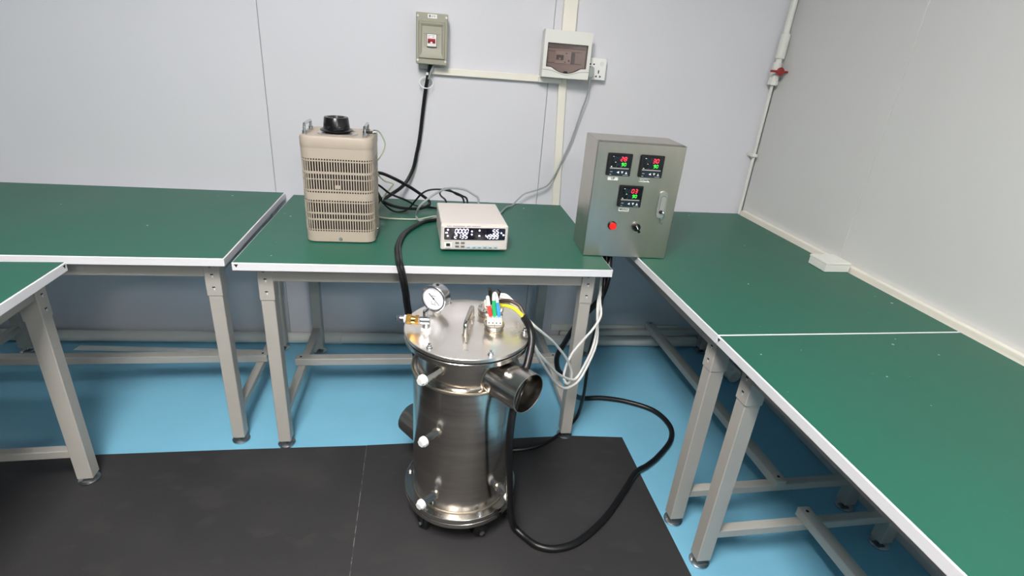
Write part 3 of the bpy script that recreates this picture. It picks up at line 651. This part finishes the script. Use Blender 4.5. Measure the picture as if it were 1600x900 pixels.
b = MB(); b.box((0.257, yf-0.010, 0.130), (0.263, yf-0.008, 0.150), 'chrome', 0.0005); b.cyl((0.260, yf-0.010, 0.152), (0.260, yf-0.008, 0.152), 0.0065, 'chrome', 12); b.build('key', hd)

# ------------------------------------------------------------------ stainless vessel on castors
VX, VY, ZM = 0.085, 1.337, 0.006
t = thing('steel_vessel', 'stainless steel flanged vessel on black castors in front of the middle bench', 'vessel', (VX, VY, ZM))
t_z = lambda z: z-ZM
def pol(r, a, z): return (r*math.cos(math.radians(a)), r*math.sin(math.radians(a)), z-ZM)
def lathe_part(name, prof, k, n=64, closed=False):
    b = MB(); b.lathe([(r, z-ZM) for r, z in prof], k, n, closed=closed); return b.build(name, t, sharp=28)
lid = lathe_part('lid', [(0.001, 0.6600), (0.1775, 0.6600), (0.179, 0.6612), (0.179, 0.6698), (0.1778, 0.671), (0.001, 0.671)], 'steel_lid')
lathe_part('gasket', [(0.13, 0.6555), (0.1765, 0.6555), (0.1765, 0.6600), (0.13, 0.6600)], 'gasket', closed=True)
lathe_part('upper_flange', [(0.13, 0.642), (0.1778, 0.642), (0.179, 0.643), (0.179, 0.6545), (0.1778, 0.6555), (0.13, 0.6555)], 'steel', closed=True)
lathe_part('neck', [(0.132, 0.540), (0.139, 0.540), (0.139, 0.6425), (0.132, 0.6425)], 'steel', closed=True)
lathe_part('body', [(0.002, 0.108), (0.1515, 0.108), (0.1538, 0.546), (0.152, 0.551), (0.148, 0.5525), (0.13, 0.5525), (0.002, 0.5525)], 'steel')
lathe_part('weld_ring', [(0.1555+0.0035*math.cos(a), 0.5475+0.0045*math.sin(a)) for a in [2*PI*i/8 for i in range(8)]], 'weld', closed=True)
lathe_part('base_weld', [(0.1525+0.003*math.cos(a), 0.1155+0.003*math.sin(a)) for a in [2*PI*i/8 for i in range(8)]], 'weld', closed=True)
lathe_part('lower_flange', [(0.14, 0.0985), (0.1768, 0.0985), (0.178, 0.0995), (0.178, 0.113), (0.1768, 0.1142), (0.14, 0.1142)], 'steel', closed=True)
lathe_part('base_gasket', [(0.13, 0.0960), (0.1755, 0.0960), (0.1755, 0.0985), (0.13, 0.0985)], 'gasket', closed=True)
lathe_part('base_plate', [(0.002, 0.080), (0.1768, 0.080), (0.178, 0.081), (0.178, 0.0948), (0.1768, 0.0960), (0.002, 0.0960)], 'steel')
def nozzle(ang, L, z, r):
    X = Matrix.Rotation(math.radians(ang), 4, 'Z') @ Matrix.Translation((0, 0, z-ZM)) @ Matrix.Rotation(PI/2, 4, 'Y')
    b = MB(); b.lathe([(r-0.003, 0.10), (r, 0.10), (r, L-0.0006), (r-0.0006, L), (r-0.0024, L), (r-0.003, L-0.0006)], 'steel', 48, X, closed=True)
    o = b.build('side_nozzle', t)
    # weld collar where the nozzle meets the body
    pts = []
    for i in range(49):
        a = 2*PI*i/48; yy = (r+0.001)*math.cos(a); zz = (r+0.001)*math.sin(a); R = 0.154 if z+zz < 0.55 else 0.1395
        pts.append(Matrix.Rotation(math.radians(ang), 4, 'Z') @ Vector((math.sqrt(R*R-yy*yy), yy, z-ZM+zz)))
    b = MB(); b.tube(pts, 0.003, 'weld', 6, 1, smooth=False, cap=False); b.build('weld_seam', o)
nozzle(-51, 0.247, 0.5765, 0.057); nozzle(129, 0.268, 0.195, 0.057)
def stud(ang, z, R0, R1, tilt=0.0):
    b = MB(); p0 = pol(R0, ang+3, z); p1 = pol(R1, ang, z+tilt)
    b.cyl(pol(R0-0.004, ang+3.2, z), pol(R0+0.004, ang+3, z), 0.015, 'weld', 18, b=0.0015); b.cyl(p0, p1, 0.0122, 'chrome', 6); o = b.build('sensor_stud', t, sharp=20)
    c = Vector(p0)-Vector(p1); c.normalize(); q0 = Vector(p1)
    b = MB(); b.cyl(q0+c*0.004, q0-c*0.007, 0.0148, 'white', 18, b=0.001); b.cyl(q0-c*0.006, q0-c*0.014, 0.0120, 'white', 6, b=0.0015); b.build('stud_cap', o)
stud(-126, 0.602, 0.140, 0.203); stud(-124.5, 0.404, 0.154, 0.203); stud(-126, 0.172, 0.153, 0.203); stud(-46.5, 0.172, 0.153, 0.198)
def flange_bolts(R, z, k0, up):
    for i in range(6):
        a = -71+60*i
        b = MB(); b.cyl(pol(R, a, z), pol(R, a, z+0.0014), 0.0085, 'chrome', 16); b.cyl(pol(R, a, z+0.001), pol(R, a, z+0.007), 0.0065, 'chrome', 6); b.cyl(pol(R, a, z+0.006), pol(R, a, z+up), 0.0036, 'chrome', 10); b.build('flange_bolt', t)
flange_bolts(0.161, 0.671, 0, 0.014); flange_bolts(0.1665, 0.1142, 0, 0.010)
# lid lifting handle
b = MB(); f0 = Vector((-0.010, -0.051, t_z(0.671))); f1 = Vector((0.013, 0.057, t_z(0.671))); dv = (f1-f0)
b.tube([f0, f0+Vector((0, 0, 0.024)), f0+dv*0.04+Vector((0, 0, 0.032)), f0+dv*0.13+Vector((0, 0, 0.036)), f0+dv*0.87+Vector((0, 0, 0.036)), f0+dv*0.96+Vector((0, 0, 0.032)), f1+Vector((0, 0, 0.024)), f1], 0.0068, 'steel', 14, 4)
for f in (f0, f1): b.cyl(f, f+Vector((0, 0, 0.003)), 0.009, 'weld', 14)
b.build('lid_handle', t)
# pressure gauge
gx, gy = -0.088, 0.088
b = MB(); b.cyl((gx, gy, t_z(0.671)), (gx, gy, t_z(0.678)), 0.011, 'white', 16, b=0.001); b.cyl((gx, gy, t_z(0.677)), (gx, gy, t_z(0.684)), 0.008, 'chrome', 6); b.cyl((gx, gy, t_z(0.682)), (gx, gy, t_z(0.690)), 0.006, 'chrome', 12)
GN = Vector((-0.5, -0.866, 0.04)).normalized(); gq = GN.to_track_quat('Z', 'Y').to_matrix().to_4x4()
G = Matrix.Translation((gx-0.003, gy, t_z(0.7205))) @ gq @ Matrix.Scale(1.17, 4)
b.lathe([(0.020, -0.017), (0.031, -0.016), (0.032, -0.013), (0.032, 0.010), (0.0345, 0.011), (0.0345, 0.016), (0.0325, 0.0175), (0.0290, 0.0165), (0.0285, 0.013), (0.001, 0.013)], 'chrome', 40, G)
b.cyl(G @ Vector((0, 0.0315, -0.003)), G @ Vector((0, 0.0335, -0.003)), 0.005, 'ink', 12)
gg = b.build('pressure_gauge', t)
b = MB(); b.lathe([(0.0283, 0.0131), (0.0283, 0.0136), (0.001, 0.0136)], 'dialface', 36, G)
for i in range(21):
    a = math.radians(225-270*i/20); Y = G @ Matrix.Rotation(a, 4, 'Z'); l = 0.004 if i % 5 == 0 else 0.002
    b.box((0.0245-l, -0.0003, 0.0136), (0.0245, 0.0003, 0.0138), 'grey_ink', 0, Y)
b.box((-0.006, 0.006, 0.0136), (0.006, 0.0075, 0.0138), 'grey_ink', 0, G); b.box((-0.007, -0.0165, 0.0136), (0.007, -0.0145, 0.0138), 'grey_ink', 0, G); b.cyl(G @ Vector((-0.006, -0.0105, 0.0136)), G @ Vector((-0.006, -0.0105, 0.0139)), 0.0015, 'ink', 8); b.cyl(G @ Vector((0.004, -0.0105, 0.0136)), G @ Vector((0.004, -0.0105, 0.0139)), 0.0015, 'ink', 8)
b.build('gauge_dial', gg)
b = MB(); Y = G @ Matrix.Rotation(math.radians(140), 4, 'Z'); b.box((-0.022, -0.0004, 0.0142), (-0.004, 0.0004, 0.0148), 'ink', 0, Y); b.box((-0.004, -0.0009, 0.0142), (0.018, 0.0009, 0.0148), 'ink', 0, Y); b.cyl(G @ Vector((0, 0, 0.0138)), G @ Vector((0, 0, 0.0155)), 0.0022, 'ink', 10); b.build('needle', gg)
# relief valve with brass coupling
vx, vy = -0.117, -0.024; z0 = t_z(0.671); zc = t_z(0.7005)
b = MB(); b.cyl((vx, vy, z0), (vx, vy, z0+0.008), 0.0145, 'white', 18, b=0.0015); b.cyl((vx, vy, z0+0.007), (vx, vy, zc), 0.0100, 'chrome', 16); b.cyl((vx+0.009, vy, zc), (vx-0.016, vy+0.002, zc), 0.0118, 'chrome', 16, b=0.001)
b.cyl((vx-0.014, vy+0.002, zc), (vx-0.022, vy+0.003, zc), 0.0105, 'chrome', 6); b.cyl((vx-0.002, vy+0.008, zc), (vx-0.003, vy+0.008, zc+0.028), 0.0078, 'chrome', 6, b=0.001); b.cyl((vx-0.001, vy+0.004, zc+0.026), (vx+0.007, vy+0.004, zc+0.036), 0.0048, 'chrome', 8)
vv = b.build('relief_valve', t)
b = MB(); b.cyl((vx-0.020, vy+0.003, zc), (vx-0.030, vy+0.0045, zc), 0.0138, 'brass', 6, b=0.001); b.cyl((vx-0.029, vy+0.0045, zc), (vx-0.040, vy+0.006, zc), 0.0110, 'brass', 16); b.cyl((vx-0.040, vy+0.006, zc), (vx-0.054, vy+0.008, zc), 0.0142, 'brass', 6, b=0.001); b.build('brass_coupling', vv)
b = MB(); b.cyl((vx-0.054, vy+0.008, zc), (vx-0.060, vy+0.009, zc), 0.0115, 'white', 16, b=0.001); b.cyl((vx-0.060, vy+0.009, zc), (vx-0.072, vy+0.011, zc), 0.0095, 'chrome', 16, b=0.001); b.cyl((vx-0.072, vy+0.011, zc), (vx-0.081, vy+0.0125, zc), 0.0082, 'chrome', 8, b=0.001); b.cyl((vx-0.081, vy+0.0125, zc), (vx-0.0825, vy+0.0127, zc), 0.0062, 'dark', 8); b.build('outlet_tip', vv)
# heater terminals
def port(x, y, R, zt, bolts):
    b = MB(); X = Matrix.Translation((x, y, 0)); b.lathe([(R-0.004, z0), (R-0.004, zt-0.008), (R, zt-0.008), (R+0.0005, zt-0.006), (R+0.0005, zt-0.001), (R-0.001, zt), (0.001, zt)], 'steel', 36, X)
    b.lathe([(R-0.004+0.003*math.cos(a), z0+0.002+0.003*math.sin(a)) for a in [2*PI*i/8 for i in range(8)]], 'weld', 36, X, closed=True)
    for i in range(bolts):
        a = 2*PI*i/bolts+0.6; p = Vector((x+(R-0.006)*math.cos(a), y+(R-0.006)*math.sin(a), zt)); b.cyl(p, p+Vector((0, 0, 0.006)), 0.0042, 'chrome', 6)
    return b.build('heater_port', t)
zt = t_z(0.6925)
def block(par, x, y, rot, w=0.042):
    b = MB(); X = Matrix.Translation((x, y, zt)) @ Matrix.Rotation(rot, 4, 'Z')
    b.box((-w/2, -0.013, 0), (w/2, 0.013, 0.016), 'ceramic', 0.002, X)
    for i in range(4):
        px = -w/2+w*(i+0.5)/4; b.box((px-0.004, -0.011, 0.014), (px+0.004, 0.011, 0.020), 'ceramic', 0.001, X); b.cyl(X @ Vector((px, 0, 0.020)), X @ Vector((px, 0, 0.0205)), 0.0022, 'chrome', 8)
        b.cyl(X @ Vector((px, -0.0132, 0.008)), X @ Vector((px, -0.0126, 0.008)), 0.0022, 'dark', 8)
    b.box((-0.0005, -0.0135, 0.0), (0.0005, -0.0128, 0.012), 'grey_ink', 0, X); b.build('terminal_block', par)
P1 = port(0.072, -0.017, 0.0285, zt, 0); block(P1, 0.072, -0.019, -0.05)
P2 = port(0.070, 0.080, 0.0385, zt, 6); block(P2, 0.070, 0.084, 0.1, 0.040)
def wire(name, pts, r, k, par=t):
    b = MB(); b.tube([(p[0]-VX, p[1]-VY, p[2]-ZM) for p in pts], r, k, 8, 5); return b.build(name, par)
wire('red_wire', [(0.147, 1.322, 0.700), (0.145, 1.328, 0.716), (0.141, 1.342, 0.734)], 0.0056, 'wire_r')
wire('white_wire', [(0.141, 1.342, 0.734), (0.139, 1.355, 0.746), (0.139, 1.372, 0.748), (0.141, 1.395, 0.730), (0.143, 1.408, 0.710)], 0.0052, 'cable_w')
wire('green_wire', [(0.158, 1.322, 0.702), (0.156, 1.330, 0.722), (0.154, 1.340, 0.752)], 0.0058, 'wire_g')
wire('blue_wire', [(0.171, 1.322, 0.702), (0.168, 1.330, 0.722), (0.164, 1.344, 0.744)], 0.0056, 'wire_b')
wire('white_wire', [(0.154, 1.340, 0.752), (0.1545, 1.350, 0.763), (0.158, 1.360, 0.766), (0.162, 1.357, 0.757), (0.164, 1.344, 0.744)], 0.0054, 'cable_w')
wire('black_wire', [(0.151, 1.410, 0.708), (0.149, 1.400, 0.735), (0.147, 1.392, 0.757), (0.144, 1.385, 0.768)], 0.0055, 'cable')
wire('black_wire', [(0.163, 1.412, 0.708), (0.168, 1.398, 0.735), (0.170, 1.385, 0.757), (0.167, 1.378, 0.763), (0.165, 1.392, 0.750), (0.164, 1.416, 0.72)], 0.0072, 'cable')
# castors
for ax, ay in ((0.050, -0.137), (-0.118, -0.088), (0.118, 0.092), (-0.050, 0.137)):
    c = Vector((ax, ay, 0)); b = MB()
    b.cyl(c+Vector((0, 0, 0.062)), c+Vector((0, 0, 0.075)), 0.020, 'black', 18); sw = 0.5
    X = Matrix.Translation(c) @ Matrix.Rotation(math.atan2(ay, ax)+PI/2, 4, 'Z')
    for s_ in (-1, 1): b.prism([(-0.013, 0.060), (0.019, 0.064), (0.019, 0.030), (0.013, 0.018), (0.004, 0.018)], s_*0.0125-0.0015, s_*0.0125+0.0015, 'black', X)
    o = b.build('castor', t)
    b = MB(); b.cyl(X @ Vector((0.008, -0.011, 0.0255)), X @ Vector((0.008, 0.011, 0.0255)), 0.0250, 'black', 28, b=0.003); b.build('wheel', o)
    b = MB(); b.cyl(X @ Vector((0.008, -0.014, 0.0255)), X @ Vector((0.008, -0.022, 0.0255)), 0.0088, 'chrome', 6); b.cyl(X @ Vector((0.008, 0.014, 0.0255)), X @ Vector((0.008, 0.020, 0.0255)), 0.0075, 'chrome', 6); b.build('axle_bolt', o)

# ------------------------------------------------------------------ loose cables
def cable(pts, r, k, label, name='power_cable', group=None, n=8, sub=6, off=None):
    pts = [Vector(p) for p in pts]
    if off: pts = [p+Vector(off) for p in pts]
    c = min(pts, key=lambda p: p.z).copy()
    b = MB(); b.tube([p-c for p in pts], r, k, n, sub)
    return tag(b.build(name, None, c), label, 'cable', group)
cable([(-0.054, 2.375, 1.322), (-0.069, 2.395, 1.249), (-0.082, 2.404, 1.153), (-0.097, 2.404, 1.02), (-0.11, 2.402, 0.951), (-0.126, 2.395, 0.882), (-0.161, 2.37, 0.82), (-0.212, 2.32, 0.787), (-0.25, 2.26, 0.776), (-0.3, 2.18, 0.764), (-0.345, 2.10, 0.80), (-0.35, 1.995, 0.83)], 0.0080, 'cable', 'thick black cable hanging from the grey isolator box down behind the transformer')
cable([(-0.27, 1.995, 0.90), (-0.255, 2.05, 0.928), (-0.237, 2.08, 0.93), (-0.198, 2.12, 0.908), (-0.128, 2.18, 0.857), (-0.071, 2.2, 0.814), (-0.047, 2.2, 0.793), (-0.055, 2.19, 0.777), (-0.095, 2.16, 0.772), (-0.151, 2.14, 0.778), (-0.195, 2.12, 0.793), (-0.227, 2.1, 0.815), (-0.243, 2.07, 0.853), (-0.252, 2.04, 0.891), (-0.27, 1.995, 0.88)], 0.0064, 'cable', 'stiff black cable looped beside the transformer on the middle bench')
cable([(-0.26, 1.995, 0.87), (-0.244, 2.05, 0.892), (-0.195, 2.08, 0.85), (-0.134, 2.08, 0.827), (-0.105, 2.2, 0.775), (-0.08, 2.255, 0.756), (-0.012, 2.231, 0.756), (0.05, 2.07, 0.765), (0.05, 2.0, 0.785)], 0.0042, 'cable', 'thin black lead running slanting from transformer to back of the meter', 'lead')
cable([(-0.27, 1.995, 0.82), (-0.25, 2.05, 0.86), (-0.229, 2.09, 0.815), (-0.205, 2.16, 0.765), (-0.173, 2.158, 0.7555), (-0.135, 2.18, 0.762), (-0.099, 2.13, 0.818), (-0.074, 2.12, 0.848), (-0.044, 2.12, 0.863), (0.002, 2.12, 0.867), (0.048, 2.1, 0.864), (0.083, 2.08, 0.856), (0.103, 2.06, 0.844), (0.1, 2.0, 0.79)], 0.0038, 'cable', 'thin black lead that dips to the bench then arches over to the meter', 'lead')
cable([(0.03, 2.0, 0.79), (0.021, 2.07, 0.832), (0.0, 2.09, 0.849), (-0.003, 2.11, 0.859), (0.02, 2.12, 0.872), (0.058, 2.1, 0.857), (0.088, 2.06, 0.846), (0.09, 2.0, 0.78)], 0.0036, 'cable', 'short black lead in a small hoop just behind the power meter', 'lead')
cable([(0.02, 1.985, 0.7575), (-0.011, 2.09, 0.7565), (-0.05, 2.05, 0.7565), (-0.083, 2.052, 0.757), (-0.096, 2.09, 0.764), (-0.082, 2.04, 0.815), (-0.051, 2.05, 0.844), (-0.01, 2.07, 0.869), (0.031, 2.07, 0.886), (0.089, 2.07, 0.884), (0.127, 2.06, 0.868), (0.147, 2.05, 0.851), (0.14, 2.005, 0.80)], 0.0044, 'cable_g', 'grey lead arching up beside and over the back of the power meter', 'lead')
cable([(-0.236, 1.883, 1.109), (-0.228, 1.92, 1.111), (-0.215, 1.95, 1.099), (-0.201, 1.97, 1.063), (-0.206, 1.975, 1.034), (-0.218, 1.97, 1.012), (-0.228, 1.955, 1.0)], 0.0026, 'cable_gy', 'pale green wire curling from the lug on top of the transformer', 'earth_wire')
cable([(-0.245, 1.99, 1.055), (-0.250, 2.03, 1.029), (-0.243, 2.04, 0.986), (-0.24, 2.06, 0.934), (-0.219, 2.08, 0.901), (-0.187, 2.1, 0.886), (-0.192, 2.1, 0.873), (-0.214, 2.1, 0.846), (-0.239, 2.09, 0.80), (-0.25, 2.12, 0.757), (-0.246, 2.09, 0.7545), (-0.221, 2.072, 0.7545), (-0.158, 2.066, 0.7545), (-0.084, 2.076, 0.7545), (-0.011, 2.12, 0.7545), (0.04, 1.985, 0.7555)], 0.0029, 'cable_gy', 'pale green wire lying along the bench from transformer to meter', 'earth_wire')
H1 = [(0.06, 2.02, 0.762), (0.03, 2.06, 0.7585), (-0.011, 2.062, 0.7585), (-0.069, 2.023, 0.7585), (-0.113, 1.937, 0.7585), (-0.138, 1.853, 0.7585), (-0.145, 1.738, 0.7585), (-0.137, 1.645, 0.7595), (-0.127, 1.568, 0.761), (-0.116, 1.548, 0.725), (-0.107, 1.548, 0.669), (-0.098, 1.55, 0.595), (-0.05, 1.56, 0.3), (0.02, 1.575, 0.09), (0.12, 1.585, 0.022)]
cable(H1+[(0.20, 1.575, 0.0145), (0.29, 1.572, 0.0145), (0.392, 1.592, 0.0145), (0.495, 1.664, 0.014), (0.584, 1.765, 0.012), (0.593, 1.745, 0.13), (0.585, 1.722, 0.242), (0.578, 1.708, 0.369), (0.585, 1.70, 0.482), (0.590, 1.70, 0.588), (0.592, 1.71, 0.66), (0.600, 1.76, 0.711), (0.602, 1.80, 0.757)], 0.0068, 'cable', 'black cable from the meter over the bench front, behind the vessel and up to cabinet')
cable([(p[0]+0.009, p[1]+0.009, p[2]) for p in H1]+[(0.20, 1.60, 0.0145), (0.25, 1.605, 0.0145)], 0.0062, 'cable', 'second black cable running beside it from the meter over the bench front')
J = [(0.244, 1.338, 0.702), (0.256, 1.29, 0.690), (0.256, 1.255, 0.655), (0.233, 1.2, 0.591), (0.207, 1.156, 0.532), (0.199, 1.135, 0.45), (0.204, 1.14, 0.357), (0.224, 1.165, 0.178), (0.247, 1.205, 0.045), (0.275, 1.186, 0.0172), (0.319, 1.141, 0.0172), (0.377, 1.129, 0.0172), (0.453, 1.153, 0.0172), (0.559, 1.236, 0.0172), (0.66, 1.349, 0.0172), (0.735, 1.438, 0.0172), (0.79, 1.475, 0.013), (0.852, 1.523, 0.0112), (0.942, 1.617, 0.0112), (0.974, 1.708, 0.0112), (0.943, 1.808, 0.0112), (0.842, 1.874, 0.0112), (0.733, 1.903, 0.0112), (0.654, 1.90, 0.0125), (0.585, 1.83, 0.08), (0.535, 1.81, 0.172), (0.490, 1.80, 0.225), (0.475, 1.79, 0.295), (0.495, 1.78, 0.363), (0.514, 1.75, 0.443), (0.548, 1.74, 0.509), (0.590, 1.735, 0.571), (0.605, 1.735, 0.611), (0.615, 1.745, 0.666), (0.62, 1.77, 0.707), (0.625, 1.80, 0.757)]
t = thing('heater_cable', 'heavy black cable from the vessel lid looping over the blue floor at right', 'cable', (0.247, 1.205, 0.0))
cc = Vector((0.247, 1.205, 0.0))
b = MB(); b.tube([Vector(p)-cc for p in J], 0.0108, 'cable', 12, 7); b.build('sheath', t)
b = MB(); b.tube([Vector(p)-cc for p in [(0.176, 1.415, 0.713), (0.188, 1.392, 0.728), (0.207, 1.376, 0.735), (0.232, 1.364, 0.726), (0.246, 1.342, 0.704)]], 0.0056, 'wire_br', 8, 5); b.build('brown_core', t)
b = MB(); b.tube([Vector(p)-cc for p in [(0.178, 1.408, 0.708), (0.186, 1.385, 0.716), (0.200, 1.366, 0.7235), (0.216, 1.352, 0.7225), (0.232, 1.340, 0.714), (0.243, 1.334, 0.702)]], 0.0056, 'wire_y', 8, 5); b.build('yellow_core', t)
Wg = 'white sensor cables beside the right bench leg'
cable([(0.168, 1.424, 0.712), (0.19, 1.425, 0.722), (0.218, 1.418, 0.708), (0.248, 1.385, 0.690), (0.284, 1.375, 0.655), (0.355, 1.44, 0.572), (0.412, 1.5, 0.491), (0.452, 1.54, 0.424), (0.474, 1.56, 0.371), (0.476, 1.57, 0.329), (0.465, 1.575, 0.315), (0.454, 1.58, 0.336), (0.456, 1.585, 0.371), (0.473, 1.59, 0.427), (0.508, 1.595, 0.481), (0.540, 1.60, 0.525), (0.575, 1.64, 0.558), (0.578, 1.68, 0.592), (0.580, 1.71, 0.635), (0.600, 1.765, 0.700), (0.59, 1.805, 0.757)], 0.0045, 'cable_w', 'white sensor cable that makes a tight small loop in front of bench leg', 'sensor_cable', Wg)
cable([(0.160, 1.428, 0.712), (0.182, 1.424, 0.725), (0.218, 1.418, 0.714), (0.252, 1.370, 0.690), (0.288, 1.345, 0.598), (0.352, 1.42, 0.494), (0.409, 1.5, 0.405), (0.47, 1.55, 0.348), (0.5, 1.575, 0.339), (0.526, 1.59, 0.381), (0.553, 1.61, 0.443), (0.568, 1.64, 0.509), (0.572, 1.685, 0.582), (0.585, 1.715, 0.645), (0.605, 1.765, 0.704), (0.6, 1.81, 0.757)], 0.0045, 'cable_w', 'white sensor cable of the upper wide sag between lid and bench leg', 'sensor_cable', Wg)
cable([(0.155, 1.43, 0.712), (0.191, 1.432, 0.730), (0.225, 1.426, 0.706), (0.256, 1.362, 0.682), (0.288, 1.335, 0.593), (0.346, 1.42, 0.475), (0.402, 1.5, 0.371), (0.447, 1.545, 0.316), (0.484, 1.57, 0.307), (0.516, 1.58, 0.334), (0.548, 1.60, 0.399), (0.572, 1.63, 0.462), (0.574, 1.67, 0.551), (0.582, 1.70, 0.614), (0.596, 1.73, 0.677), (0.606, 1.77, 0.707), (0.61, 1.8, 0.757)], 0.0045, 'cable_w', 'white sensor cable of the lowest wide sag between lid and bench leg', 'sensor_cable', Wg)
